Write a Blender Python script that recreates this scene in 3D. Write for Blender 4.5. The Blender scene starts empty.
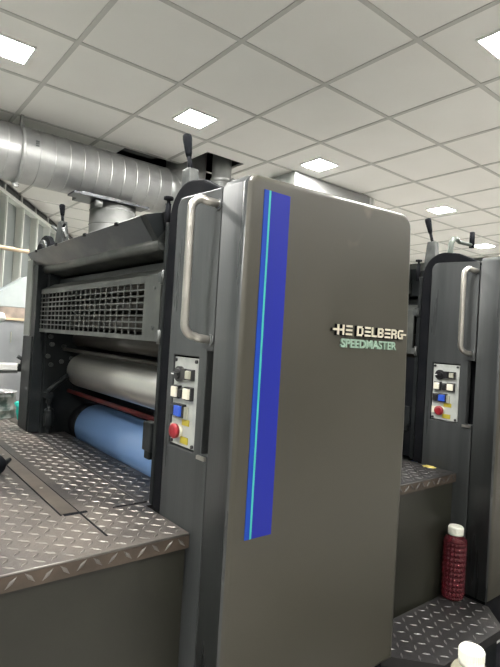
import bpy, bmesh, math, random
from mathutils import Vector, Matrix
random.seed(7)
S = 0.9            # survey unit -> metre
FZ = 1.40          # height of the camera above the floor, survey units
C = bpy.context.scene.collection
PI = math.pi

# ------------------------------------------------------------------ materials
def mat(name, col, rough=.5, metal=0., col2=None, scale=8., lo=.35, hi=.7, bump=0., bscale=60., emit=None, estr=0.,
        trans=0., alpha=1., stretch=(1, 1, 1), coat=0., spec=.5, detail=6., rvar=0.):
    m = bpy.data.materials.new(name); m.use_nodes = True
    nt = m.node_tree; b = nt.nodes['Principled BSDF']
    b.inputs['Base Color'].default_value = (*col, 1)
    b.inputs['Roughness'].default_value = rough
    b.inputs['Metallic'].default_value = metal
    b.inputs['Specular IOR Level'].default_value = spec
    if trans: b.inputs['Transmission Weight'].default_value = trans
    if alpha < 1: b.inputs['Alpha'].default_value = alpha
    if coat: b.inputs['Coat Weight'].default_value = coat
    if emit:
        b.inputs['Emission Color'].default_value = (*emit, 1); b.inputs['Emission Strength'].default_value = estr
    if col2 or bump or rvar:
        tc = nt.nodes.new('ShaderNodeTexCoord'); mp = nt.nodes.new('ShaderNodeMapping')
        mp.inputs['Scale'].default_value = stretch
        nt.links.new(tc.outputs['Object'], mp.inputs['Vector'])
        n = nt.nodes.new('ShaderNodeTexNoise'); n.inputs['Scale'].default_value = scale; n.inputs['Detail'].default_value = detail
        nt.links.new(mp.outputs['Vector'], n.inputs['Vector'])
        r = nt.nodes.new('ShaderNodeValToRGB')
        r.color_ramp.elements[0].position = lo; r.color_ramp.elements[1].position = hi
        r.color_ramp.elements[0].color = (*col, 1); r.color_ramp.elements[1].color = (*(col2 or col), 1)
        nt.links.new(n.outputs['Fac'], r.inputs['Fac'])
        if col2: nt.links.new(r.outputs['Color'], b.inputs['Base Color'])
        if rvar:
            mr = nt.nodes.new('ShaderNodeMapRange'); mr.inputs['To Min'].default_value = rough - rvar; mr.inputs['To Max'].default_value = rough + rvar
            mr.inputs['From Min'].default_value = .3; mr.inputs['From Max'].default_value = .7
            nt.links.new(n.outputs['Fac'], mr.inputs['Value']); nt.links.new(mr.outputs['Result'], b.inputs['Roughness'])
        if bump:
            n2 = nt.nodes.new('ShaderNodeTexNoise'); n2.inputs['Scale'].default_value = bscale; n2.inputs['Detail'].default_value = 3
            nt.links.new(mp.outputs['Vector'], n2.inputs['Vector'])
            bp = nt.nodes.new('ShaderNodeBump'); bp.inputs['Strength'].default_value = bump; bp.inputs['Distance'].default_value = .004
            nt.links.new(n2.outputs['Fac'], bp.inputs['Height']); nt.links.new(bp.outputs['Normal'], b.inputs['Normal'])
    return m

M = {}
M['cover'] = mat('press_paint_warm_light', (.048, .045, .035), .42, 0, (.056, .052, .041), 3.0, .35, .75, .06, 220, rvar=.05, spec=.4)  # press paint in a warm tone, for the light on the front face
def scuffs(m, col):
    nt = m.node_tree; b = nt.nodes['Principled BSDF']; src = b.inputs['Base Color'].links[0].from_socket
    tc = nt.nodes.new('ShaderNodeTexCoord'); n = nt.nodes.new('ShaderNodeTexNoise'); n.inputs['Scale'].default_value = 5.5; n.inputs['Detail'].default_value = 2.5
    nt.links.new(tc.outputs['Object'], n.inputs['Vector'])
    mr = nt.nodes.new('ShaderNodeMapRange'); mr.inputs['From Min'].default_value = .71; mr.inputs['From Max'].default_value = .76; mr.inputs['To Max'].default_value = .45
    nt.links.new(n.outputs['Fac'], mr.inputs['Value'])
    mx_ = nt.nodes.new('ShaderNodeMix'); mx_.data_type = 'RGBA'
    for i_ in mx_.inputs:
        if i_.name == 'A' and i_.type == 'RGBA': nt.links.new(src, i_)
        if i_.name == 'B' and i_.type == 'RGBA': i_.default_value = (*col, 1)
    nt.links.new(mr.outputs['Result'], mx_.inputs[0])
    nt.links.new([o_ for o_ in mx_.outputs if o_.type == 'RGBA'][0], b.inputs['Base Color'])
scuffs(M['cover'], (.12, .105, .08))
M['side'] = mat('press_paint_cool_light', (.045, .049, .051), .34, .15, (.095, .100, .102), 7, .42, .80, .08, 160, stretch=(1, 1.8, .12), rvar=.1, spec=.5)  # the same paint in a cooler tone, for the light on the side
M['black'] = mat('black_rubber', (.008, .009, .011), .6, 0, (.014, .014, .016), 12, spec=.02)
M['frame'] = mat('oily_black_iron', (.010, .012, .013), .42, 0, (.028, .031, .032), 9, .5, .85, .15, 90, spec=.2)
M['ironlight'] = mat('worn_grey_iron', (.045, .050, .050), .42, .3, (.13, .135, .13), 14, .45, .8, .12, 90)
M['post'] = mat('greenish_grey_post', (.12, .13, .118), .45, .1, (.19, .20, .185), 7, .45, .8, .1, 90)
M['guard'] = mat('guard_grey_metal', (.065, .07, .066), .42, .3, (.13, .135, .125), 10, .45, .8, .12, 80)
M['tray'] = mat('smeared_tray_metal', (.036, .040, .046), .34, .4, (.13, .125, .115), 7, .5, .82, .1, 60, stretch=(1, .5, 1))
M['steel'] = mat('brushed_handle_steel', (.42, .40, .37), .33, .85, (.55, .53, .49), 20)
M['chrome'] = mat('plate_cylinder_steel', (.50, .50, .50), .36, .88, (.80, .78, .72), 3, .35, .7, 0, 60, stretch=(6, .08, 6))  # streaks along the axis paint a brushed sheen into the colour
M['blue_roller'] = mat('blue_blanket', (.19, .33, .62), .3, 0, (.24, .39, .68), 5, .4, .7, .05, 60, stretch=(2, .4, 2), coat=.3)
M['roller'] = mat('dark_inking_roller', (.022, .020, .018), .35, 0, (.045, .04, .033), 4, stretch=(3, .3, 3), spec=.3)
M['redrod'] = mat('red_inked_rod', (.030, .005, .006), .4, 0, (.11, .015, .015), 10, spec=.15)
M['stripe'] = mat('royal_blue_film', (.014, .022, .26), .5, spec=.2)
M['stripe2'] = mat('bright_blue_film', (.010, .050, .34), .5, spec=.2)
M['teal'] = mat('teal_film', (.05, .40, .36), .5, spec=.25)
M['cream'] = mat('cream_lettering', (.60, .56, .45), .4)
M['mint'] = mat('pale_green_lettering', (.27, .39, .31), .45)
M['panelwhite'] = mat('dirty_white_panel', (.48, .50, .48), .45, 0, (.33, .35, .34), 18, .45, .7)
M['btnwhite'] = mat('ivory_button', (.80, .77, .64), .35)
M['btnblack'] = mat('black_button', (.02, .02, .022), .35)
M['btnblue'] = mat('blue_button', (.03, .09, .5), .35)
M['btnred'] = mat('red_button', (.26, .014, .022), .35)
M['btnyellow'] = mat('yellow_legend', (.50, .42, .05), .5)
M['btngrey'] = mat('grey_beige_button', (.38, .38, .31), .4)
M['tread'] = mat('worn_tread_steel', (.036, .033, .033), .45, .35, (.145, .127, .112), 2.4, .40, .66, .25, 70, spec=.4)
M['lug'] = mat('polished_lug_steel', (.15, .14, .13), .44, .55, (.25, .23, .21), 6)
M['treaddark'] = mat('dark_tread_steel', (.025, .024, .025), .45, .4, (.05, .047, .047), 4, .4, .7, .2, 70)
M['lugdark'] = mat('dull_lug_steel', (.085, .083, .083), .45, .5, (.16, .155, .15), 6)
M['strip'] = mat('brown_smooth_steel', (.085, .072, .062), .38, .5, (.16, .137, .115), 9)
M['riser'] = mat('olive_dark_riser_paint', (.016, .016, .012), .40, 0, (.028, .028, .021), 3, .4, .75, .05, 120, rvar=.06, spec=.4)
M['galv'] = mat('galvanised_duct', (.31, .315, .31), .42, .7, (.38, .385, .38), 8, .35, .7, .05, 14)
M['galvdark'] = mat('old_galvanised_duct', (.20, .205, .20), .45, .6, (.27, .275, .27), 9, .35, .7, .08, 14)
M['tile'] = mat('ceiling_tile', (.80, .787, .755), .85, 0, (.83, .82, .79), 2.5, .35, .7, .05, 200)
M['tbar'] = mat('ceiling_tee_bar', (.52, .515, .49), .6)
M['void'] = mat('dark_roof_void', (.03, .032, .036), .8)
M['wall'] = mat('grey_wall_paint', (.40, .41, .39), .8, 0, (.45, .46, .44), 3)
M['winframe'] = mat('window_frame_aluminium', (.72, .74, .70), .45, .0)
M['pane'] = mat('frosted_grey_pane', (.22, .245, .24), .3, 0, (.28, .305, .30), 1.5)
M['windark'] = mat('dark_strip_and_shadow', (.06, .065, .065), .6)  # dark strips, and the shadow band painted along the right wall
M['floor'] = mat('worn_screed_floor', (.36, .35, .33), .6, 0, (.44, .43, .41), 5, bump=.1)
M['led'] = mat('led_diffuser', (.9, .9, .9), .5, emit=(1, .98, .93), estr=385)
M['ledframe'] = mat('white_led_frame', (.8, .8, .78), .5)
M['trunk'] = mat('grey_white_trunking', (.30, .305, .30), .6)
M['nose'] = mat('brown_nosing_steel', (.065, .050, .040), .42, .4, (.12, .092, .070), 8, bump=.2)
M['wood'] = mat('pale_wood_pole', (.45, .34, .22), .6, 0, (.56, .44, .30), 12, stretch=(.2, 4, 4))
M['cabinet'] = mat('grey_cabinet_enamel', (.24, .25, .26), .45, .1, (.36, .36, .36), 7, .4, .75)
M['palesheet'] = mat('pale_blue_sheet_metal', (.30, .34, .34), .45, 0, (.40, .43, .42), 6)
M['grime'] = mat('brown_grime_panel', (.16, .145, .125), .55, 0, (.34, .27, .23), 14)
M['white'] = mat('white_plastic', (.80, .80, .78), .35)
M['tin'] = mat('ink_smeared_tin', (.30, .32, .30), .4, .6, (.07, .10, .09), 16, .45, .6)
M['tinrim'] = mat('bright_tin_rim', (.72, .72, .72), .25, .8)
M['turq'] = mat('turquoise_plastic', (.02, .50, .42), .4)
M['juice'] = mat('dark_red_bottle', (.30, .045, .065), .08, trans=.8)
M['clear'] = mat('milky_clear_bottle', (.72, .68, .55), .2, trans=.55)
M['cap'] = mat('white_bottle_cap', (.84, .84, .76), .4)
M['capmark'] = mat('grey_cap_print', (.62, .62, .58), .5)
M['yellow'] = mat('yellow_paper', (.70, .58, .17), .7)
M['bag'] = mat('milky_plastic_film', (.42, .42, .37), .3, trans=.4)
M['crate'] = mat('grey_crate_plastic', (.10, .105, .10), .6)
M['greenpipe'] = mat('grey_green_pipe', (.075, .09, .078), .45, .2)

# ------------------------------------------------------------------ mesh helpers
def W(p): return Vector((p[0]*S, p[1]*S, (p[2]+FZ)*S))

class MB:
    """collects shapes in survey coordinates, links them as ONE mesh object"""
    def __init__(s): s.v = []; s.f = []; s.mi = []; s.sm = []; s.k = 0
    def mt(s, k): s.k = k; return s
    def add(s, vs, fs, smooth=False):
        o = len(s.v); s.v += [tuple(v) for v in vs]
        for f in fs:
            s.f.append([i+o for i in f]); s.mi.append(s.k); s.sm.append(smooth)
        return s
    def box(s, x0, x1, y0, y1, z0, z1):
        vs = [(x, y, z) for x in (x0, x1) for y in (y0, y1) for z in (z0, z1)]
        return s.add(vs, [(0, 1, 3, 2), (4, 6, 7, 5), (0, 4, 5, 1), (2, 3, 7, 6), (0, 2, 6, 4), (1, 5, 7, 3)])
    def prism(s, poly, ax, a, b, smooth=False):
        # poly: 2-D outline; ax: 0 -> (y,z) along x ; 1 -> (x,z) along y ; 2 -> (x,y) along z
        def q(u, v, t): return ((t, u, v), (u, t, v), (u, v, t))[ax]
        n = len(poly)
        s.add([q(u, v, t) for t in (a, b) for u, v in poly], [], smooth)
        o = len(s.v) - 2*n
        for f, sm in [(list(range(n)), False), (list(range(2*n-1, n-1, -1)), False)]:
            s.f.append([i+o for i in f]); s.mi.append(s.k); s.sm.append(sm)
        for i in range(n):
            j = (i+1) % n
            s.f.append([o+i, o+j, o+n+j, o+n+i]); s.mi.append(s.k); s.sm.append(smooth)
        return s
    def cyl(s, p0, p1, r, r1=None, n=20, caps=True):
        return s.tube([p0, p1], [r, r if r1 is None else r1], n, caps)
    def tube(s, pts, r, n=14, caps=True):
        pts = [Vector(p) for p in pts]
        rs = r if isinstance(r, (list, tuple)) else [r]*len(pts)
        vs = []; up = None
        for i, p in enumerate(pts):
            d = (pts[min(i+1, len(pts)-1)] - pts[max(i-1, 0)]).normalized()
            if up is None: up = Vector((0, 0, 1)) if abs(d.z) < .9 else Vector((1, 0, 0))
            a = d.cross(up).normalized(); b = a.cross(d).normalized(); up = b
            for k in range(n):
                t = 2*PI*k/n; vs.append(p + (a*math.cos(t)+b*math.sin(t))*rs[i])
        fs = [(i*n+k, i*n+(k+1) % n, (i+1)*n+(k+1) % n, (i+1)*n+k) for i in range(len(pts)-1) for k in range(n)]
        s.add(vs, fs, True)
        if caps:
            o = len(s.v)-len(vs)
            for f in (list(range(n))[::-1], [len(vs)-n+k for k in range(n)]):
                s.f.append([o+i for i in f]); s.mi.append(s.k); s.sm.append(False)
        return s
    def lathe(s, cx, cy, prof, n=28):
        vs = []
        for r, z in prof:
            for k in range(n):
                t = 2*PI*k/n; vs.append((cx+r*math.cos(t), cy+r*math.sin(t), z))
        fs = [(i*n+k, i*n+(k+1) % n, (i+1)*n+(k+1) % n, (i+1)*n+k) for i in range(len(prof)-1) for k in range(n)]
        return s.add(vs, fs, True)
    def build(s, name, mats, parent=None, bevel=0, seg=2, harden=False, recalc=True):
        if not isinstance(mats, (list, tuple)): mats = [mats]
        ws = [W(v) for v in s.v]
        if parent is not None:
            org = parent['_o'] if '_o' in parent else None
            org = Vector(org)
        else:
            lo = [min(v[i] for v in ws) for i in range(3)]; hi = [max(v[i] for v in ws) for i in range(3)]
            org = Vector(((lo[0]+hi[0])/2, (lo[1]+hi[1])/2, lo[2]))
        me = bpy.data.meshes.new(name)
        me.from_pydata([v-org for v in ws], [], s.f)
        for m in mats: me.materials.append(M[m])
        for p, k, sm in zip(me.polygons, s.mi, s.sm): p.material_index = k; p.use_smooth = sm or harden
        me.validate()
        if recalc:
            bm = bmesh.new(); bm.from_mesh(me); bmesh.ops.recalc_face_normals(bm, faces=bm.faces); bm.to_mesh(me); bm.free()
        o = bpy.data.objects.new(name, me); C.objects.link(o)
        o['_o'] = tuple(org)
        if parent is not None: o.parent = parent
        else: o.location = org
        if bevel:
            b = o.modifiers.new('bevel', 'BEVEL'); b.width = bevel*S; b.segments = seg; b.limit_method = 'ANGLE'; b.angle_limit = math.radians(35)
            b.harden_normals = harden
        return o

def cut(o, boxes):
    """carve boxes (survey coordinates) out of a mesh"""
    org = Vector(o['_o'])
    for bx in boxes:
        mb = MB().box(*bx)
        me = bpy.data.meshes.new('c'); me.from_pydata([W(v)-org for v in mb.v], [], mb.f)
        bm = bmesh.new(); bm.from_mesh(me); bmesh.ops.recalc_face_normals(bm, faces=bm.faces); bm.to_mesh(me); bm.free()
        c = bpy.data.objects.new('c', me); C.objects.link(c)
        if o.parent: c.parent = o.parent
        else: c.location = o.location
        md = o.modifiers.new('cut', 'BOOLEAN'); md.operation = 'DIFFERENCE'; md.object = c; md.solver = 'EXACT'
        bpy.context.view_layer.update()
        dg = bpy.context.evaluated_depsgraph_get()
        new = bpy.data.meshes.new_from_object(o.evaluated_get(dg))
        o.modifiers.clear(); o.data = new
        bpy.data.objects.remove(c)

def tag(o, label=None, cat=None, group=None, kind=None):
    if label: o['label'] = label
    if cat: o['category'] = cat
    if group: o['group'] = group
    if kind: o['kind'] = kind
    return o
def thing(name, loc, label, cat, group=None):
    o = bpy.data.objects.new(name, None); C.objects.link(o); o.location = W(loc); o['_o'] = tuple(o.location)
    o.empty_display_size = .1
    return tag(o, label, cat, group)
def copy_tree(o, parent=None):
    c = o.copy(); C.objects.link(c)
    if parent is not None: c.parent = parent
    for ch in list(o.children): copy_tree(ch, c)
    return c
def arc(cx, cy, r, a0, a1, n=8):
    return [(cx+r*math.cos(math.radians(a0+(a1-a0)*i/n)), cy+r*math.sin(math.radians(a0+(a1-a0)*i/n))) for i in range(n+1)]

# ------------------------------------------------------------------ the room
CZ = 1.639; T = .6/S; OX = .8614/S; OY = 3.2297/S
def gx(i): return OX + T*i
def gy(j): return OY - T*j
wd = Vector((.537, .843)).normalized(); wp = Vector((1.276, 6.245)); wn = Vector((wd.y, -wd.x))
def WL(t, d=0.): v = wp + wd*t + wn*d; return (v.x, v.y)
tA = (-3.0-wp.x)/wd.x; tB = (11.0-wp.y)/wd.y
room = [(-3, WL(tA)[1]), (WL(tB)[0], 11.0), (8.6, 11.0), (8.6, -4.0), (-3.0, -4.0)]
tag(MB().prism(room, 2, -FZ-.1, -FZ).build('floor', 'floor'), kind='structure')

# suspended ceiling: one mesh of tiles, tee bars, two openings where ducts pass through
cb = MB()
holes = [(1.87, gx(3), gy(-1), gy(-1.6)), (gx(2.22), gx(2.84), gy(-.32), gy(-1))]
def inside(x, y):
    return -3 < x < 8.6 and -4 < y < 11 and (Vector((x, y))-wp).dot(wn) > 0
def tile(x0, x1, y0, y1):
    for h in holes:
        if x0 < h[1]-1e-4 and x1 > h[0]+1e-4 and y0 < h[3]-1e-4 and y1 > h[2]+1e-4:
            hx0, hx1, hy0, hy1 = max(h[0], x0), min(h[1], x1), max(h[2], y0), min(h[3], y1)
            if hx0 > x0: cb.box(x0, hx0, y0, y1, CZ, CZ+.02)
            if hx1 < x1: cb.box(hx1, x1, y0, y1, CZ, CZ+.02)
            if hy0 > y0: cb.box(hx0, hx1, y0, hy0, CZ, CZ+.02)
            if hy1 < y1: cb.box(hx0, hx1, hy1, y1, CZ, CZ+.02)
            return
    cb.box(x0, x1, y0, y1, CZ, CZ+.02)
for i in range(-6, 12):
    for j in range(-12, 12):
        x0, x1, y0, y1 = gx(i), gx(i+1), gy(j+1), gy(j)
        if any(inside(x, y) for x in (x0, x1) for y in (y0, y1)): tile(x0, x1, y0, y1)
cb.mt(1); bw = .014
for i in range(-6, 13):
    if gx(i) > 8.6 or gx(i) < -3.6: continue
    for j in range(-12, 12):
        y0, y1 = gy(j+1), gy(j)
        if any(h[0]+.01 < gx(i) < h[1]-.01 and y0 < h[3]-.05 and y1 > h[2]+.05 for h in holes): continue
        if inside(gx(i), y0) or inside(gx(i), y1): cb.box(gx(i)-bw, gx(i)+bw, y0, y1, CZ-.006, CZ-.0005)
for j in range(-12, 12):
    for i in range(-6, 12):
        x0, x1 = gx(i), gx(i+1)
        if inside(x0, gy(j)) or inside(x1, gy(j)): cb.box(x0, x1, gy(j)-bw, gy(j)+bw, CZ-.005, CZ-.0003)
tag(cb.build('ceiling', ['tile', 'tbar']), kind='structure')
tag(MB().box(-3.8, 9, -4.2, 11.4, CZ+.75, CZ+.8).build('ceiling_void_slab', 'void'), kind='structure').name = 'ceiling'
# walls
TOPW = CZ+.75
wl = MB()
a, b = WL(tA), WL(tB); a2, b2 = WL(tA, -.12), WL(tB, -.12)
wl.prism([a, b, b2, a2], 2, -FZ, -.35)
wl.prism([a, b, b2, a2], 2, CZ, TOPW)
wl.mt(1).prism([WL(tA, -.02), WL(tB, -.02), b2, a2], 2, 1.525, CZ)
tag(wl.build('wall_left', ['wall', 'windark']), kind='structure')
tag(MB().box(WL(tB)[0]-.05, 8.72, 11.0, 11.12, -FZ, TOPW).build('wall_back', 'wall'), kind='structure')
tag(MB().box(8.6, 8.72, -4.1, 11.0, -FZ, TOPW).build('wall_right', 'wall'), kind='structure')
tag(MB().box(-3.12, 8.72, -4.12, -4.0, -FZ, TOPW).build('wall_front', 'wall'), kind='structure')
tag(MB().box(-3.12, -3.0, -4.1, WL(tA)[1]+.2, -FZ, TOPW).build('wall_side', 'wall'), kind='structure')
tag(MB().box(8.50, 8.6, -4, 11, 1.30, CZ-.01).build('shadow_band_1', 'windark'), kind='structure')  # dark strip standing in for the shadow band under the ceiling
# window band in the oblique wall: each bay a window with frame and pane
tm = [.17 + .575*k for k in range(-10, 10)]
n = 0
for t0, t1 in zip(tm[:-1], tm[1:]):
    if t1 > tB-.05 or t0 < tA: continue
    n += 1
    w = thing('window_%d' % n, (*WL((t0+t1)/2), -.35), None, None); w['kind'] = 'structure'
    fr = MB(); f = .035
    def q(t0_, t1_, z0, z1, d0, d1): fr.prism([WL(t0_, d0), WL(t1_, d0), WL(t1_, d1), WL(t0_, d1)], 2, z0, z1)
    q(t0, t0+f, -.35, 1.52, -.10, .03); q(t1-.012, t1, -.35, 1.52, -.10, .02)
    q(t0, t1, 1.485, 1.53, -.10, .04); q(t0, t1, -.35, -.30, -.10, .03); q(t0+f, t1-.012, .30, .335, -.08, 0.)
    q(t0, t0+.03, 1.53, CZ, -.05, .0)
    fr.build('window_frame', 'winframe', w)
    p = MB(); p.prism([WL(t0+f, -.06), WL(t1-.012, -.06), WL(t1-.012, -.07), WL(t0+f, -.07)], 2, -.30, 1.485)
    p.build('window_pane', 'pane', w)

# ceiling lights
def light(i, j, label, group=None, w=.113):
    x, y = gx(i), gy(j)
    t = thing('ceiling_light', (x, y, CZ-.001), label, 'ceiling light', group)
    t.location.z -= .012; t['_o'] = tuple(t.location)
    fr = MB(); fw = w+.012
    for a_ in ((x-fw, x+fw, y-fw, y-w), (x-fw, x+fw, y+w, y+fw), (x-fw, x-w, y-w, y+w), (x+w, x+fw, y-w, y+w)):
        fr.box(*a_, CZ-.014, CZ)
    fr.build('light_frame', 'ledframe', t)
    MB().box(x-w, x+w, y-w, y+w, CZ-.010, CZ-.004).build('diffuser', 'led', t)
light(-.43, .47, 'square LED panel at the top left edge, cut by the frame')
light(1.53, .46, 'square LED panel above the lever and thin round duct')
light(3.54, .47, 'square LED panel above the slanted top of the big press cover')
light(2.5, 3.5, 'square LED panel at the top right corner of the picture')
light(6.58, .50, 'small bright LED panel above the right hand press, left of the bent pipe')
light(9.9, -.40, 'farthest LED panel, low behind the bent pipe on the right')
light(3.6, -4.4, 'LED panel glaring low between the ducting and the ink tray')
for ij in ((-.5, 3.5), (5.5, 3.5), (-.5, 6.5), (2.5, 6.5), (5.5, 6.5), (-3.5, 3.5), (-3.5, 6.5), (8.5, 3.5), (2.5, -9), (5.5, -5.5), (8.5, -5.5),(5.5,-9)):
    light(*ij, 'square LED panel in the ceiling outside the picture', 'ceiling lights outside the picture')

# ------------------------------------------------------------------ ducts
DY, DZ, DR = 4.36, 1.366, .2185
d = thing('ventilation_duct', (1.8, DY, DZ-DR), 'large galvanised spiral duct crossing under the ceiling on the left', 'duct')
mb = MB()
pts = [(-2.6, DY, DZ), (2.30, DY, DZ)]
mb.tube(pts, DR, 40)
x = -2.5
while x < 2.3:                                   # lock seams of the spiral pipe
    mb.tube([(x-.004, DY, DZ), (x, DY, DZ), (x+.004, DY, DZ)], [DR+.0003, DR+.0028, DR+.0003], 40, False)
    x += .117
mb.build('round_pipe', 'galv', d)
mb = MB()
el = [(2.29, DY, DZ)] + [(2.30+.27*math.sin(t), DY+.02*math.sin(t), DZ+.27*(1-math.cos(t))) for t in [PI/2*k/8 for k in range(1, 9)]]
el.append((el[-1][0], el[-1][1], CZ+.6))
mb.tube(el, .2, 32)
for k in (2, 4, 6):
    p = Vector(el[k]); q_ = (Vector(el[k+1])-p).normalized()*.006
    mb.tube([p-q_, p, p+q_], [.2, .207, .2], 32, False)
mb.build('elbow', 'galvdark', d)
mb = MB(); mb.tube([(.99, DY, DZ), (1.0, DY, DZ), (1.012, DY, DZ), (1.022, DY, DZ)], [DR+.002, DR+.018, DR+.018, DR+.002], 40, False)
mb.box(.995, 1.02, DY-.015, DY+.015, DZ-DR-.045, DZ-DR)
mb.cyl((1.03, DY, DZ-DR-.03), (.98, DY, DZ-DR-.03), .012)
mb.build('joint_clamp', 'galv', d)
mb = MB(); mb.box(.985, 1.005, DY-.13, DY-.10, DZ+.1, CZ); mb.build('hanger_strap', 'galvdark', d)
mb = MB()
for k in range(3): mb.box(1.085, 1.11, DY-DR-.002, DY-DR+.01, DZ+.03+.017*k, DZ+.04+.017*k)
mb.build('duct_label', 'windark', d)
# vertical spigot under the duct with slide plate
mb = MB(); mb.tube([(1.83, DY, 1.108), (1.83, DY, .35)], .20, 36)
for z in (1.06, .93, .80, .67): mb.tube([(1.83, DY, z-.005), (1.83, DY, z), (1.83, DY, z+.005)], [.2, .206, .2], 36, False)
mb.build('drop_pipe', 'galvdark', d)
mb = MB().box(1.40, 2.07, DY-.225, DY-.06, 1.106, 1.122).box(1.5, 2.0, DY-.12, DY+.12, 1.122, 1.16); mb.build('slide_plate', 'tray', d)
MB().cyl((1.655, DY-.17, 1.075), (1.60, DY-.17, 1.075), .028).build('plate_knob', 'galvdark', d)
# thin vertical duct through the second opening
d = thing('vertical_duct', (2.69, 3.93, .3), 'thin vertical galvanised pipe rising through a ceiling opening behind the press', 'duct')
MB().tube([(2.69, 3.93, .3), (2.69, 3.93, CZ+.5)], .092, 28).build('round_pipe', 'galvdark', d)
mb = MB(); mb.tube([(2.69, 3.93, 1.44), (2.69, 3.93, 1.45), (2.69, 3.93, 1.475), (2.69, 3.93, 1.485)], [.092, .102, .102, .092], 28, False)
mb.cyl((2.73, 3.82, 1.46), (2.77, 3.82, 1.46), .018); mb.cyl((2.72, 3.79, 1.47), (2.72, 3.80, 1.40), .01)
mb.build('pipe_clamp', 'galvdark', d)
# boards lying over the torn opening
tag(MB().box(1.95, 2.32, 4.40, 4.62, CZ+.10, CZ+.30).build('metal_channel', 'windark'),
    'dark sheet metal channel seen in the ceiling opening above the large duct', 'metal channel')
# white trunking box behind the press
t = thing('cable_trunking', (3.9, 3.75, 1.30), 'white boxed trunking under the ceiling behind the top of the press cover', 'trunking')
MB().box(3.33, 4.42, 3.56, 3.9, 1.30, CZ-.008).build('box_body', 'trunk', t, bevel=.006)
MB().box(3.28, 3.33, 3.55, 3.91, 1.30, CZ-.008).build('end_plate', 'panelwhite', t)
for x_ in (4.43, 4.49): MB().box(x_, x_+.03, 3.57, 3.61, 1.30, CZ-.008).build('hanger_strap', 'ledframe', t)

# ------------------------------------------------------------------ the printing press (unit at x0 = .883)
X0 = .883
def lugs(mb, x0, x1, y0, y1, z, k, skip=None, p=.038, ln=.0185, wd_=.0052, h=.0026):
    mb.mt(k); nx = max(1, int((x1-x0)/p)); ny = max(1, int((y1-y0)/p))
    for i in range(nx):
        for j in range(ny):
            cx = x0+(i+.5)*(x1-x0)/nx; cy = y0+(j+.5)*(y1-y0)/ny
            if skip and skip(cx, cy): continue
            a_ = math.radians(45 if (i+j) % 2 else -45) + math.radians(random.uniform(-4, 4))
            ux, uy = math.cos(a_), math.sin(a_)
            vs = [(cx-ux*ln, cy-uy*ln, z), (cx-uy*wd_, cy+ux*wd_, z), (cx+ux*ln, cy+uy*ln, z), (cx+uy*wd_, cy-ux*wd_, z), (cx-ux*ln*.5, cy-uy*ln*.5, z+h), (cx+ux*ln*.5, cy+uy*ln*.5, z+h)]
            mb.add(vs, [(0, 1, 4), (1, 5, 4), (1, 2, 5), (2, 3, 5), (3, 4, 5), (3, 0, 4)])
def lugs_front(mb, x0, x1, y, z0, z1, k, ln=.020, wd_=.0055, h=.003):
    mb.mt(k); n_ = int((x1-x0)/.044)
    for i in range(n_):
        cx = x0+(i+.5)*(x1-x0)/n_; cz = (z0+z1)/2+random.uniform(-.002, .002); a_ = math.radians(45 if i % 2 else -45)
        ux, uz = math.cos(a_), math.sin(a_)
        vs = [(cx-ux*ln, y, cz-uz*ln), (cx-uz*wd_, y, cz+ux*wd_), (cx+ux*ln, y, cz+uz*ln), (cx+uz*wd_, y, cz-ux*wd_), (cx-ux*ln*.5, y-h, cz-uz*ln*.5), (cx+ux*ln*.5, y-h, cz+uz*ln*.5)]
        mb.add(vs, [(0, 1, 4), (1, 5, 4), (1, 2, 5), (2, 3, 5), (3, 4, 5), (3, 0, 4)])
PZ = -.621
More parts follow.
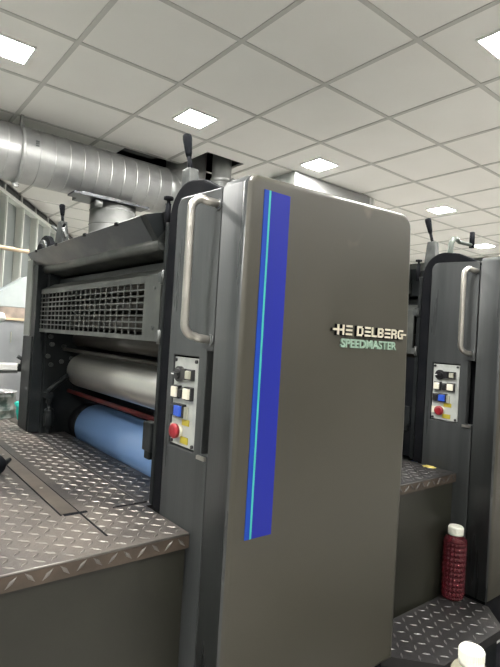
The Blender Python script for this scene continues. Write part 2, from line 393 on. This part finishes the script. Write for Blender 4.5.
def make_press():
    R = thing('printing_press', (1.30, 2.2, -FZ), 'x', 'printing press')
    # operator side cover: outline in x,z, rounded rim
    out = [(X0, -1.205), (X0, .455)] + [(X0+.012, .476), (X0+.035, .485)] + [(1.632, .514)] + arc(1.640, .455, .058, 80, 8, 5) + \
          [(1.701, .40), (1.710, .15), (1.724, -.28), (1.724, -1.205)]
    cv = MB().prism(out, 1, 1.15, 1.274)
    cv.mi[2] = 1; cv.mi[3] = 1; cv.mi[-1] = 0  # left faces take the cooler tone: difference in light put into colour
    cv = cv.build('operator_cover', ['cover', 'side'], R, bevel=.022, seg=5, harden=True)
    me = cv.data; at_ = me.attributes.new('bevel_weight_edge', 'FLOAT', 'EDGE'); yf = 1.15*S-R['_o'][1]
    for e in me.edges:
        if all(abs(me.vertices[v].co.y-yf) < 1e-4 for v in e.vertices): at_.data[e.index].value = 1
    for e in me.edges:
        if all(abs(me.vertices[v].co.y-(1.274*S-R['_o'][1])) < 1e-4 for v in e.vertices): e.use_edge_sharp = True
    cv.modifiers['bevel'].limit_method = 'WEIGHT'
    MB().box(X0+.03, 1.69, 1.18, 1.53, -FZ, -1.20).build('plinth', 'black', R)
    # blue film with teal line
    a0, a1, z0, z1 = .943, 1.046, -.589, .443
    mb = MB().mt(0).box(.968, a1, 1.1478, 1.1502, z0, z1).mt(1).box(a0, .961, 1.1478, 1.1502, z0, z1).mt(2).box(.961, .968, 1.1474, 1.1502, z0, z1)
    st = mb.build('blue_stripe', ['stripe', 'stripe2', 'teal'], R); tag(st, 'royal blue vertical stripe with a thin teal line')
    # logo : bars and letters cut from plate, cream faces on black edges, shifted to paint in their shadow
    L = MB(); B = MB()
    zt, zb = .0670, .0325; H = zt-zb; bh = H*.20
    def bar(x0, x1, z0, z1):
        x0 = 1.264+(x0-1.268)*.943; x1 = 1.264+(x1-1.268)*.943
        B.box(x0-.0025, x1+.0005, 1.1415, 1.1505, z0-.0025, z1+.0005)
        L.box(x0, x1, 1.1385, 1.1416, z0, z1)
    def E3(x, w):
        for z in (zb, zb+(H-bh)/2, zt-bh): bar(x, x+w, z, z+bh)
    sw = .0082; mid = zb+(H-bh)/2
    bar(1.268, 1.290, mid, mid+bh)                        # leading dash of the H
    bar(1.290, 1.290+sw, zb, zt); bar(1.318, 1.318+sw, zb, zt); bar(1.301, 1.318, mid, mid+bh)
    E3(1.336, .034)
    x = 1.398                                              # D
    bar(x, x+sw, zb, zt); bar(x+sw, x+.028, zt-bh, zt); bar(x+sw, x+.028, zb, zb+bh); bar(x+.026, x+.026+sw, zb+.006, zt-.006)
    E3(1.443, .033)
    x = 1.483; bar(x, x+sw, zb, zt); bar(x+sw, x+.031, zb, zb+bh)   # L
    x = 1.521                                              # B
    bar(x, x+sw, zb, zt)
    for z in (zb, mid, zt-bh): bar(x+sw, x+.027, z, z+bh)
    bar(x+.025, x+.025+sw, zb+.003, mid+.002); bar(x+.025, x+.025+sw, mid+bh-.002, zt-.003)
    E3(1.565, .033)
    x = 1.606                                              # R
    bar(x, x+sw, zb, zt); bar(x+sw, x+.026, zt-bh, zt); bar(x+sw, x+.026, mid, mid+bh)
    bar(x+.025, x+.025+sw, mid+bh-.003, zt-.003); bar(x+.025, x+.025+sw, zb, mid+.001)
    x = 1.648                                              # G with trailing dash
    bar(x, x+sw, zb+.005, zt-.005); bar(x+.007, x+.034, zt-bh, zt); bar(x+.007, x+.034, zb, zb+bh); bar(x+.024, x+.034, zb, mid+bh)
    bar(x+.020, x+.055, mid, mid+bh)
    lg = L.build('brand_lettering', 'cream', R); tag(lg, 'cream raised lettering on the press cover')
    B.build('lettering_edge_shadow', 'black', R)
    # model name
    def text(body, x, z, size, width, y, ext, m, name):
        cu = bpy.data.curves.new('t', 'FONT'); cu.body = body; cu.size = size; cu.extrude = ext; cu.offset = size*.028
        to = bpy.data.objects.new('t', cu); C.objects.link(to)
        bpy.context.view_layer.update()
        me = bpy.data.meshes.new_from_object(to.evaluated_get(bpy.context.evaluated_depsgraph_get()))
        bpy.data.objects.remove(to)
        xs = [v.co.x for v in me.vertices]; w = max(xs)-min(xs); k = width/w; mn = min(xs)
        org = Vector(R['_o'])
        for v in me.vertices:
            v.co = W((x+(v.co.x-mn)*k, y-v.co.z, z+v.co.y)) - org
        me.materials.clear(); me.materials.append(M[m])
        ob = bpy.data.objects.new(name, me); C.objects.link(ob); ob.parent = R
        return ob
    tx = text('SPEEDMASTER', 1.312, -.0085, .0405, .312, 1.1465, .003, 'mint', 'model_lettering')
    tag(tx, 'pale green raised lettering under the cream lettering')
    # cover behind the seam: hollow box of panels, door panel carries handle and controls
    prof = [(1.283, -1.203), (1.283, .462)] + arc(1.510, .432, .040, 95, 0, 6) + [(1.550, -1.203)]
    dp = MB().prism(prof, 0, X0+.002, X0+.035).build('door_panel', 'side', R)
    cut(dp, [(X0-.05, X0+.1, 1.357, 1.5145, -.372, -.068), (X0-.05, X0+.1, 1.2825-.02, 1.3165, -.368, -.045)])
    b = dp.modifiers.new('bevel', 'BEVEL'); b.width = .003; b.segments = 2; b.limit_method = 'ANGLE'
    sh = MB().prism([(1.275, -FZ), (1.275, .448), (1.50, .448), (1.525, .42), (1.525, -FZ)], 0, X0+.06, 1.60).build('cover_core', 'black', R)
    MB().prism([(1.283, .440)] + [(1.283, .462)] + arc(1.510, .432, .040, 95, 0, 6) + [(1.525, .42), (1.49, .445)], 0, X0+.035, 1.66).build('top_cover', 'side', R)
    mb = MB().box(X0-.006, X0+.01, 1.286, 1.330, -.383, -.371); mb.build('slot_ledge', 'steel', R)
    # grab handle
    hx = .800
    pts = [(X0+.008, 1.294, .410)] + [(X0-.045, 1.303, .414)] + [(hx+.035-.035*math.sin(t), 1.306+.012*math.sin(t), .385+.033*math.cos(t)) for t in [PI/2*k/7 for k in range(8)]]
    pts += [(hx+.035-.035*math.cos(t), 1.318-.006*math.sin(t), .031-.033*math.sin(t)) for t in [PI/2*k/7 for k in range(8)]]
    pts += [(X0-.04, 1.309, -.006), (X0+.008, 1.304, -.012)]
    MB().tube(pts, .0130, 16).build('grab_handle', 'steel', R)
    for z_ in (.410, -.012): MB().cyl((X0-.004, 1.300, z_), (X0+.004, 1.300, z_), .019, n=20).build('handle_mount', 'side', R)
    # control panel
    px = X0+.006
    cp = MB().box(px, px+.01, 1.362, 1.509, -.366, -.074).build('control_panel', 'panelwhite', R); tag(cp, 'dirty white control plate with rows of buttons')
    mb = MB()
    for y_ in (1.372, 1.50):
        for z_ in (-.084, -.357): MB().cyl((px+.002, y_, z_), (px-.006, y_, z_), .006, n=10).build('screw', 'btnblack', cp)
    def btn(name, y, z, w, h, m, dep=.022, base='btnblack', lab=None):
        o_ = MB().mt(0).box(px-dep*.6, px+.002, y-w/2, y+w/2, z-h/2, z+h/2).mt(1).box(px-dep, px-dep*.55, y-w/2+.005, y+w/2-.005, z-h/2+.005, z+h/2-.005).build(name, [base, m], cp, bevel=.002)
        if lab: tag(o_, lab)
    btn('push_button', 1.398, -.128, .034, .036, 'btngrey', lab='grey push button')
    mb = MB().cyl((px+.002, 1.468, -.130), (px-.012, 1.468, -.130), .026, n=24).cyl((px-.010, 1.468, -.130), (px-.020, 1.468, -.130), .020, .017, n=24)
    mb.box(px-.026, px-.018, 1.450, 1.486, -.135, -.125).box(px-.018, px+.002, 1.418, 1.442, -.146, -.110); mb.build('selector_knob', 'btnblack', cp)
    MB().box(px-.0275, px-.0255, 1.472, 1.486, -.132, -.128).build('knob_mark', 'white', cp)
    btn('push_button', 1.402, -.190, .042, .044, 'btnwhite', lab='ivory push button')
    btn('push_button', 1.437, -.191, .028, .036, 'btnblack', .02)
    btn('push_button', 1.478, -.190, .040, .044, 'btnwhite', lab='ivory push button')
    btn('push_button', 1.444, -.250, .044, .044, 'btnblue', .026, lab='blue push button')
    btn('push_button', 1.485, -.250, .034, .040, 'btnblack', .02)
    MB().box(px-.010, px+.001, 1.408, 1.422, -.275, -.235).build('button_bezel', 'btngrey', cp)
    MB().box(px-.003, px+.001, 1.398, 1.440, -.296, -.276).build('legend_plate', 'btnyellow', cp)
    MB().box(px-.003, px+.001, 1.400, 1.445, -.356, -.334).build('legend_plate', 'btnyellow', cp)
    mb = MB().mt(1).cyl((px+.002, 1.456, -.318), (px-.012, 1.456, -.318), .022, n=20).box(px-.008, px+.001, 1.478, 1.505, -.334, -.300)
    mb.mt(0).tube([(px-.010, 1.456, -.318), (px-.014, 1.456, -.318), (px-.024, 1.456, -.318), (px-.029, 1.456, -.318), (px-.030, 1.456, -.318)], [.018, .024, .025, .021, .012], 28)
    tag(mb.build('emergency_stop', ['btnred', 'btnwhite'], cp), 'red mushroom emergency stop button')
    # operator side frame plate with the black arched edge
    fp = [(1.28, .455), (1.40, .512)] + arc(1.485, .405, .120, 100, 0, 12) + [(1.605, -.62), (1.554, -.62), (1.554, .40), (1.52, .44), (1.28, .44)]
    MB().prism(fp, 0, .886, .930).build('arched_edge', 'black', R, bevel=.006)
    fp2 = [(1.545, -FZ)] + [(1.545, .37)] + [(1.60, .37), (1.60, -FZ)]
    MB().prism([(.93, -FZ), (.93, .36), (.98, .40), (1.60, .40), (1.66, .36), (1.66, -FZ)], 1, 1.545, 1.60).build('operator_frame', 'frame', R)
    mb = MB().box(.884, .908, 1.606, 1.628, -.61, .40)
    mb.build('frame_post', 'frame', R, bevel=.003)
    for z_ in (-.03, .185): MB().box(.880, .900, 1.626, 1.652, z_, z_+.035).cyl((.882, 1.622, z_-.008), (.882, 1.622, z_+.043), .008, n=10).build('hinge', 'ironlight', R)
    MB().tube([(.90, 1.645, .38), (.90, 1.645, .475), (.90, 1.645, .476), (.90, 1.645, .488), (.90, 1.645, .490), (.90, 1.645, .500)], [.011, .011, .006, .006, .018, .018], 12).build('wing_screw', 'black', R)
    MB().box(.880, .915, 1.640, 1.70, -.43, -.325).box(.885, .91, 1.65, 1.69, -.46, -.43).build('latch_box', 'frame', R, bevel=.003)
    # levers on the two arches
    def lever(yc, xx, zb_, zt_, w0, w1, h1, h2, lean):
        lv = MB().prism([(yc+w0, zb_), (yc-w0, zb_), (yc-w1, zt_), (yc+w1, zt_)], 0, xx-.020, xx+.020).build('lever_bracket', 'ironlight', R, bevel=.004)
        p0 = (xx, yc, zt_-.01); p1 = (xx, yc+lean*.45, zt_+h1); p2 = (xx, yc+lean, zt_+h2)
        MB().tube([p0, p1], .0085, 12).build('lever_rod', 'black', lv)
        MB().tube([p1, tuple(p1[k]+(p2[k]-p1[k])*.15 for k in range(3)), tuple(p1[k]+(p2[k]-p1[k])*.85 for k in range(3)), p2], [.010, .0125, .0175, .0165], 14).build('lever_grip', 'black', lv)
    lever(1.600, .958, .44, .606, .042, .024, .052, .135, .040)
    lever(3.08, .985, .45, .633, .085, .028, .040, .105, .030)
    MB().tube([(.985, 3.05, .60), (.965, 3.0, .575), (.965, 2.95, .520)], .009, 10).build('lever_pawl', 'ironlight', R)
    MB().tube([(.985, 3.15, .585), (.965, 3.21, .62)], .009, 10).build('lever_pawl', 'ironlight', R)
    MB().tube([(.985, 3.10, .585), (.965, 2.98, .60)], .007, 10).build('lever_pawl', 'black', R)
    # drive side frame
    MB().box(.925, 1.66, 3.06, 3.28, -FZ, .38).build('drive_frame', 'frame', R)
    MB().prism([(2.99, .36)] + arc(3.150, .390, .155, 180, 0, 18) + [(3.305, .36)], 0, .905, .935).build('drive_side_arch', 'black', R, bevel=.004)
    MB().box(.860, .876, 3.185, 3.30, -.055, .40).build('drive_side_post', 'post', R, bevel=.003)
    MB().box(.860, .876, 3.12, 3.30, -.615, -.060).build('drive_side_plate', 'frame', R, bevel=.003)
    MB().box(.868, .93, 3.10, 3.20, -.62, .36).build('drive_side_bracket', 'frame', R)
    dl = MB().cyl((.890, 3.15, .425), (.906, 3.15, .425), .092, n=32).build('adjusting_dial', 'ironlight', R)
    MB().cyl((.880, 3.15, .435), (.891, 3.15, .435), .055, .060, n=28).build('dial_hub', 'black', dl)
    # mechanism on the inner face of the drive frame
    mb = MB()
    for (x_, z_) in ((.96, -.10), (1.03, -.11), (.96, -.22), (1.02, -.20), (.94, -.17), (1.08, -.18), (.95, -.055)):
        MB().cyl((x_, 3.062, z_), (x_, 3.045, z_), .013, n=10).build('frame_bolt', 'ironlight', R)
    mb = MB().tube([(.94, 3.02, -.375), (.97, 3.015, -.345), (1.03, 3.01, -.295), (1.06, 3.01, -.275)], .016, 10).box(.925, .965, 3.0, 3.06, -.41, -.38)
    mb.build('link_arm', 'frame', R)
    mb = MB()
    zz = -.42
    prf = [(.020, -.41), (.020, -.44), (.012, -.445), (.012, -.47), (.024, -.475), (.028, -.485), (.024, -.495), (.028, -.505), (.030, -.53), (.026, -.55), (.026, -.575), (.016, -.58), (.016, -.61)]
    mb.lathe(.955, 3.02, prf, 18); mb.build('spring_plunger', 'frame', R)
    # cylinders and rollers
    def rol(name, x_, z_, r_, m, y0=1.60, y1=3.06, lab=None):
        o_ = MB().cyl((x_, y0, z_), (x_, y1, z_), r_, n=48).build(name, m, R)
        if lab: tag(o_, lab)
    o_ = MB().cyl((1.143, 1.60, -.249), (1.143, 3.02, -.249), .100, n=64).cyl((1.143, 3.02, -.249), (1.143, 3.06, -.249), .08, n=32).build('plate_cylinder', 'chrome', R)
    tag(o_, 'shiny steel cylinder with sheen streaks painted along it')
    o_ = MB().mt(0).cyl((1.205, 1.60, -.575), (1.205, 2.93, -.575), .128, n=64).mt(1).cyl((1.205, 2.93, -.575), (1.205, 3.06, -.575), .120, n=40).build('blanket_cylinder', ['blue_roller', 'black'], R)
    tag(o_, 'blue blanket cylinder')
    rol('guard_rod', 1.075, -.375, .0115, 'redrod', lab='red rod between the cylinders')
    rol('guard_rod', 1.035, -.125, .0105, 'roller', lab='dark rod above the steel cylinder')
    rol('inking_roller', 1.13, -.060, .048, 'roller')
    for x_, z_, r_ in ((1.08, .045, .042), (1.10, .135, .045), (1.06, .215, .035), (1.20, .09, .055), (1.18, .22, .05)):
        rol('inking_roller', x_, z_, r_, 'roller')
    # casing behind the rollers
    mb = MB().box(1.34, 1.66, 1.60, 3.06, -FZ, .36)
    mb.build('inner_casing', 'frame', R)
    # grille guard
    gx0, gx1 = .895, .907
    gy0, gy1, gz0, gz1 = 1.785, 3.15, -.010, .192
    mb = MB().box(gx0, gx1, 1.655, gy0, -.030, .218).box(gx0, gx1, gy1, 3.22, -.030, .218).box(gx0, gx1, gy0, gy1, -.030, gz0).box(gx0, gx1, gy0, gy1, gz1, .218)
    mb.prism([(gx0, .218), (gx1, .218), (.965, .250), (.953, .252)], 1, 1.655, 3.22)
    gr = mb.build('grille_guard', 'guard', R)
    mb = MB(); nc, nr = 22, 8
    for k in range(1, nc): y_ = gy0+(gy1-gy0)*k/nc; mb.box(gx0+.001, gx0+.006, y_-.0036, y_+.0036, gz0, gz1)
    for k in range(1, nr): z_ = gz0+(gz1-gz0)*k/nr; mb.box(gx0+.0005, gx0+.009, gy0, gy1, z_-.003, z_+.003)
    mb.build('grille_mesh', 'guard', gr)
    mb = MB()
    for y_ in (3.175, 1.70):
        for z_ in (.02, .17): MB().cyl((gx0, y_, z_), (gx0-.005, y_, z_), .007, n=10).build('screw', 'ironlight', gr)
    MB().box(gx0-.004, gx0+.002, 3.155, 3.175, -.055, -.032).build('guard_tab', 'steel', gr)
    # beam between guard and tray
    MB().box(.985, 1.03, 1.60, 3.06, .255, .285).build('cross_beam', 'frame', R)
    MB().box(1.02, 1.34, 1.60, 3.06, .33, .36).build('roller_deck', 'frame', R)
    # ink tray: tilted front sheet, rounded lip below, end cheeks
    mb = MB()
    y0, y1 = 1.740, 3.225
    sheet = [(.836, .432), (.840, .436), (.897, .358), (.893, .352)]
    mb.prism(sheet, 1, y0, y1)
    tr = mb.build('ink_tray', 'tray', R); tag(tr, 'long tilted tray with smeared ink')
    lip = [(.893, .352)] + [(.920+.027*math.cos(math.radians(t)), .338+.024*math.sin(math.radians(t))) for t in range(150, 300, 20)] + [(1.0, .30), (1.06, .33), (1.06, .42), (.93, .40)]
    MB().prism(lip, 1, 1.70, 3.20, True).build('tray_lip', 'guard', tr)
    MB().prism([(.838, .434), (.893, .352), (.955, .30), (.985, .30), (.985, .445), (.90, .452)], 1, 1.70, 1.744).build('tray_cheek', 'frame', tr)
    mb = MB()
    for y_ in (1.95, 2.3, 2.7, 3.05): MB().box(.832, .842, y_-.012, y_+.012, .425, .438).build('tray_notch', 'black', tr)
    MB().prism([(.90, .452), (1.0, .445), (1.0, .40), (.93, .39)], 1, 1.66, 1.70).box(.93, .98, 1.61, 1.70, .30, .445).build('tray_mount', 'frame', R, bevel=.003)
    mb = MB().box(X0, 1.065, 1.64, 3.055, PZ-.006, PZ)
    lugs(mb, X0+.006, 1.058, 1.65, 3.05, PZ, 1)
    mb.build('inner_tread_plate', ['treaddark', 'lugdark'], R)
    # rear wall
    MB().box(1.66, 1.695, 1.275, 3.28, -FZ, .36).build('rear_panel', 'riser', R)
    return R
press = make_press()
press['label'] = 'nearer dark grey printing press with cream and green lettering and a blue stripe'
press2 = copy_tree(press)
press2.location.x += 1.601*S
press2['_o'] = tuple(press2.location)
press2['label'] = 'farther dark grey printing press at the right edge, mostly hidden behind the nearer one'
MB().box(.893+1.601, .90+1.601, 1.632, 2.30, -.60, -.05).build('dark_shade_panel', 'black', press2)  # added dark panel in place of the shade in the cylinder opening
# bent pipe crank only on the farther press
X2 = 1.601
o = MB().tube([(2.571, 1.50, .42), (2.572, 1.50, .53), (2.580, 1.50, .590), (2.600, 1.50, .618), (2.635, 1.50, .624), (2.66, 1.50, .610), (2.80, 1.50, .616)], [.015, .015, .015, .015, .013, .010, .010], 12).build('bent_pipe', 'greenpipe', press2)
MB().tube([(2.80, 1.50, .60), (2.80, 1.50, .69)], .0145, 14).build('crank_knob', 'black', o)

# ------------------------------------------------------------------ footboards with raised-lug tread plate
def footboard(dx, mt_, lg_, label, slot):
    xa, xb = .107+dx, .881+dx
    t = thing('footboard', ((xa+xb)/2, 2.4, -FZ), label, 'footboard')
    mb = MB().box(xa, xb, 1.346, 3.95, PZ-.006, PZ)
    MB().box(xa, xb, 1.346, 1.352, PZ-.046, PZ-.0065).build('nosing', 'nose', t)
    MB().cyl((xa, 1.348, PZ-.002), (xb-.001, 1.348, PZ-.002), .0032, n=8).build('nosing_edge', lg_, t)
    if slot: sk = lambda x, y: (.580 < x < .668 and y > 1.68)
    else: sk = None
    lugs(mb, xa+.005, xb-.004, 1.36, 3.94, PZ, 1, sk)
    lugs_front(mb, xa+.005, xb-.005, 1.346, PZ-.040, PZ-.006, 1)
    mb.build('tread_plate', [mt_, lg_], t)
    MB().box(xa, xb-.003, 1.362, 1.372, -FZ, PZ-.008).build('riser_panel', 'riser', t)
    MB().box(xa, xb-.003, 1.372, 3.93, PZ-.20, PZ-.007).build('underframe', 'black', t)
    if slot:
        mb = MB().mt(0).box(.595, .650, 1.69, 3.94, PZ, PZ+.0035).mt(1).box(.589, .595, 1.68, 3.94, PZ, PZ+.0012).box(.650, .657, 1.45, 3.94, PZ, PZ+.0012)
        mb.mt(1).box(.60, .68, 1.672, 1.69, PZ, PZ+.0014).box(.77, .90, 1.672, 1.678, PZ, PZ+.0034)
        mb.mt(2)
        for y_ in (2.0, 2.6, 3.2): mb.cyl((.622, y_, PZ+.003), (.622, y_, PZ+.005), .006, n=10)
        tag(mb.build('slot_cover', ['strip', 'black', 'steel'], t), 'smooth brown steel strip along the plate')
    return t
footboard(0, 'tread', 'lug', 'worn raised-lug steel footboard at the lower left, beside the blue cylinder', True)
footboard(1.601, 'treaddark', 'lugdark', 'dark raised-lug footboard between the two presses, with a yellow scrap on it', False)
# lower corner step between the presses
LZ = -1.217
poly = [(1.712, 1.340), (1.712, 1.215), (1.88, 1.025), (2.350, 1.018), (2.480, 1.148), (2.480, 1.340)]
t = thing('corner_step', (2.1, 1.2, -FZ), 'low dark tread plate step with cut corners under the red bottle', 'step')
mb = MB().prism(poly, 2, LZ-.006, LZ)
def outp(x, y):
    for (ax, ay), (bx, by) in zip(poly, poly[1:]+poly[:1]):
        if (bx-ax)*(y-ay)-(by-ay)*(x-ax) < .02*math.hypot(bx-ax, by-ay): return True
    return False
# polygon orientation check is counter-clockwise
lugs(mb, 1.72, 2.475, 1.03, 1.335, LZ, 1, outp, p=.046)
mb.mt(0)
for (ax, ay), (bx, by) in zip(poly[1:4], poly[2:5]):
    dv = Vector((bx-ax, by-ay)).normalized(); nv = Vector((-dv.y, dv.x))*.006
    mb.prism([(ax, ay), (bx, by), (bx+nv.x, by+nv.y), (ax+nv.x, ay+nv.y)], 2, LZ-.040, LZ-.006)
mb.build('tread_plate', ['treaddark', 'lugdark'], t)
pin = [(1.73, 1.335), (1.73, 1.225), (1.89, 1.045), (2.340, 1.038), (2.465, 1.158), (2.465, 1.335)]
MB().prism(pin, 2, -FZ, LZ-.007).build('step_base', 'frame', t)

# ------------------------------------------------------------------ small things
# red bottle
def bottle(x, y, zb, h, r, m, label, facets):
    t = thing('bottle', (x, y, zb), label, 'bottle')
    n = 128 if facets else 32
    prof = [(0.001, zb), (r*.85, zb), (r, zb+.012)]
    k = 88; body = h*.80
    for i in range(k+1):
        z = zb+.015+(body-.015)*i/k; prof.append((r*(1.0), z))
    prof += [(r*.96, zb+h*.825), (r*.84, zb+h*.85), (r*.60, zb+h*.87), (r*.50, zb+h*.88), (r*.47, zb+h*.99), (.001, zb+h*.99)]
    vs = []
    for i, (rr, z) in enumerate(prof):
        for q_ in range(n):
            a_ = 2*PI*q_/n; e = 0
            if facets and 3 <= i <= k+2: e = .008*abs(math.sin(a_*8))*abs(math.sin((i-3)*PI/k*11))-.005
            vs.append((x+(rr+e)*math.cos(a_), y+(rr+e)*math.sin(a_), z))
    fs = [(i*n+q_, i*n+(q_+1) % n, (i+1)*n+(q_+1) % n, (i+1)*n+q_) for i in range(len(prof)-1) for q_ in range(n)]
    MB().add(vs, fs, True).build('bottle_body', m, t)
    rc = .036; zc = zb+h*.885
    mb = MB().mt(0).lathe(x, y, [(.001, zc), (rc, zc), (rc, zc+.008), (rc*.96, zc+.010), (rc*.97, zb+h-.004), (rc*.9, zb+h), (rc*.6, zb+h+.0002), (.001, zb+h+.0002)], 36)
    for q_ in range(36):
        a_ = 2*PI*q_/36; mb.box(x+rc*.985*math.cos(a_)-.001, x+rc*.985*math.cos(a_)+.001, y+rc*.985*math.sin(a_)-.001, y+rc*.985*math.sin(a_)+.001, zc+.012, zb+h-.006)
    mb.build('bottle_cap', 'cap', t)
bottle(2.415, 1.296, LZ+.0025, .350, .053, 'juice', 'dark red embossed plastic bottle with white cap on the low step', True)
bottle(1.497, .734, LZ-.029, .372, .056, 'clear', 'clear bottle with a large white cap at the bottom edge of the picture', False)
tag(MB().box(1.15, 1.60, .50, .85, -FZ, LZ-.031).build('storage_crate', 'crate'), 'low grey crate under the clear bottle, below the picture edge', 'crate')
tag(MB().box(1.75, 4.6, .25, 1.12, -FZ, -FZ+.008).build('added_dark_sheet', 'black', bevel=.003), 'added black sheet on the floor that darkens the bottom right corner', 'added sheet')  # added sheet, only there to darken this corner of the pale floor
# crumpled clear film beside the clear bottle
mb = MB(); n1, n2 = 14, 10; vs = []
for i in range(n1+1):
    for j in range(n2+1):
        u, v = i/n1, j/n2
        vs.append((1.22+.20*u, .62+.20*v, LZ-.026+.165*math.sin(PI*u)**.6*math.sin(PI*v)**.6*(1+.15*random.uniform(-1, 1))))
fs = [(i*(n2+1)+j, (i+1)*(n2+1)+j, (i+1)*(n2+1)+j+1, i*(n2+1)+j+1) for i in range(n1) for j in range(n2)]
tag(MB().add(vs, fs, True).build('plastic_bag', 'bag'), 'crumpled milky plastic bag left of the clear bottle', 'plastic bag')
# yellow scrap on the right footboard
P0 = (2.445, 1.475)
sc = [(-.035, -.010), (-.012, -.020), (.02, -.022), (.045, -.012), (.030, .006), (.036, .016), (.008, .014), (-.008, .024), (-.022, .012), (-.040, .010)]
tag(MB().prism([(P0[0]+b_*1.0, P0[1]+a_*.8) for a_, b_ in sc], 2, PZ+.0026, PZ+.006).build('paper_scrap', 'yellow'), 'torn yellow scrap lying on the right footboard', 'paper scrap')
# ink tin
tx_, ty_, tr_ = .825, 3.69, .112
t = thing('ink_tin', (tx_, ty_, PZ+.0025), 'ink-smeared metal tin on the far end of the left footboard', 'tin')
z0 = PZ+.0025
MB().lathe(tx_, ty_, [(.001, z0), (tr_, z0), (tr_+.002, z0+.006), (tr_-.001, z0+.01), (tr_-.001, z0+.05), (tr_+.002, z0+.053), (tr_-.001, z0+.056), (tr_-.001, z0+.14), (tr_+.003, z0+.145), (tr_-.001, z0+.15), (tr_-.002, z0+.165)], 40).build('tin_body', 'tin', t)
MB().lathe(tx_, ty_, [(tr_-.004, z0+.164), (tr_+.005, z0+.166), (tr_+.005, z0+.175), (tr_-.010, z0+.176), (tr_-.012, z0+.165), (.001, z0+.160)], 40).build('tin_rim', 'tinrim', t)
mb = MB().tube([(.900, 3.50, -.508), (.911, 3.50, -.53), (.908, 3.50, -.56), (.914, 3.495, -.612)], [.014, .012, .011, .007], 10).tube([(.893, 3.505, -.512), (.903, 3.50, -.503), (.918, 3.50, -.508)], .013, 10)
tag(mb.build('ink_knife', 'turq'), 'small turquoise handled tool leaning beside the ink tin', 'tool')
# black nozzle tool at the left edge
t = thing('hose_nozzle', (.53, 2.27, PZ+.003), 'black ribbed nozzle lying at the left edge of the footboard', 'nozzle')
MB().tube([(.30, 2.02, -.578), (.40, 2.13, -.575), (.47, 2.20, -.571), (.515, 2.24, -.571), (.535, 2.262, -.575)], [.036, .040, .043, .040, .024], 18).build('nozzle_body', 'black', t)
MB().tube([(.53, 2.258, -.58), (.555, 2.285, -.580), (.58, 2.31, -.572)], [.015, .013, .009], 12).build('nozzle_tip', 'frame', t)
# things behind on the drive side
t = thing('drive_side_cabinet', (.62, 4.1, -FZ), 'grey enamelled cabinet behind the ink tin at the left edge', 'cabinet')
MB().box(.15, 1.22, 4.00, 4.30, -FZ, .030).build('cabinet_body', 'cabinet', t, bevel=.006)
MB().box(.885, 1.22, 3.31, 4.00, PZ-.02, PZ-.001).build('base_plate', 'strip', t)
MB().box(.15, 1.22, 4.05, 4.28, .030, .132).build('cabinet_ledge', 'grime', t)
MB().box(.15, 1.04, 3.99, 4.05, .035, .052).build('edge_rail', 'wood', t)
for x_, z_ in ((.955, -.05), (1.045, -.16)): MB().box(x_, x_+.005, 3.992, 4.001, z_-.08, z_).build('paint_mark', 'btngrey', t)
MB().prism([(.30, .135), (.30, -.12+.26), (.867, .236), (1.060, .376), (1.22, .376), (1.22, .133)], 1, 4.05, 4.27).build('sloping_hood', 'palesheet', t, bevel=.004)
t = thing('white_lever', (.72, 3.5, -.33), 'thick white bar ending in a dark knob, left of the press opening', 'lever')
MB().box(.30, .868, 3.40, 3.445, -.283, -.240).build('lever_bar', 'white', t, bevel=.005)
MB().box(.30, .868, 3.405, 3.44, -.302, -.284).build('lever_underside', 'ironlight', t)
MB().tube([(.864, 3.42, -.270), (.885, 3.42, -.268), (.900, 3.42, -.262)], [.022, .027, .018], 14).tube([(.893, 3.41, -.26), (.893, 3.40, -.215), (.862, 3.40, -.195)], .013, 10).build('lever_knob', 'frame', t)
mb = MB().tube([(.55, 3.52, .045), (.745, 3.52, .050), (.782, 3.52, .045), (.80, 3.52, .03)], [.03, .032, .03, .012], 16)
tag(mb.build('white_tube_end', 'white'), 'rounded white tube end just above the grey cabinet at the left edge', 'tube').name = 'white_tube'
mb = MB().tube([(.1, 3.40, .475), (.45, 3.40, .48), (.888, 3.40, .468)], .0130, 14)
tag(mb.build('wooden_pole', 'wood'), 'pale wooden pole resting level behind the ink tray', 'pole')

# ------------------------------------------------------------------ camera
f_px, yaw, pitch, roll = 506.75, .6749, .0108, .0589
c, s_ = math.cos, math.sin
fw = Vector((s_(yaw)*c(pitch), c(yaw)*c(pitch), s_(pitch)))
r0 = Vector((c(yaw), -s_(yaw), 0)); u0 = r0.cross(fw)
r = r0*c(roll)+u0*s_(roll); u = -r0*s_(roll)+u0*c(roll)
cam = bpy.data.cameras.new('camera'); co = bpy.data.objects.new('camera', cam); C.objects.link(co)
mx = Matrix((r, u, -fw)).transposed().to_4x4(); mx.translation = W((0, 0, 0)); co.matrix_world = mx
cam.sensor_fit = 'VERTICAL'; cam.sensor_height = 24; cam.lens = 24*f_px/667; cam.clip_start = .02
sc_ = bpy.context.scene; sc_.camera = co
w = bpy.data.worlds.new('world'); sc_.world = w; w.use_nodes = True
w.node_tree.nodes['Background'].inputs[0].default_value = (.5, .55, .6, 1); w.node_tree.nodes['Background'].inputs[1].default_value = .1
for o in bpy.data.objects:
    if '_o' in o: del o['_o']
vs_ = sc_.view_settings; vs_.view_transform = 'Standard'; vs_.look = 'None'; vs_.exposure = 0.0; vs_.gamma = 1; vs_.use_curve_mapping = False
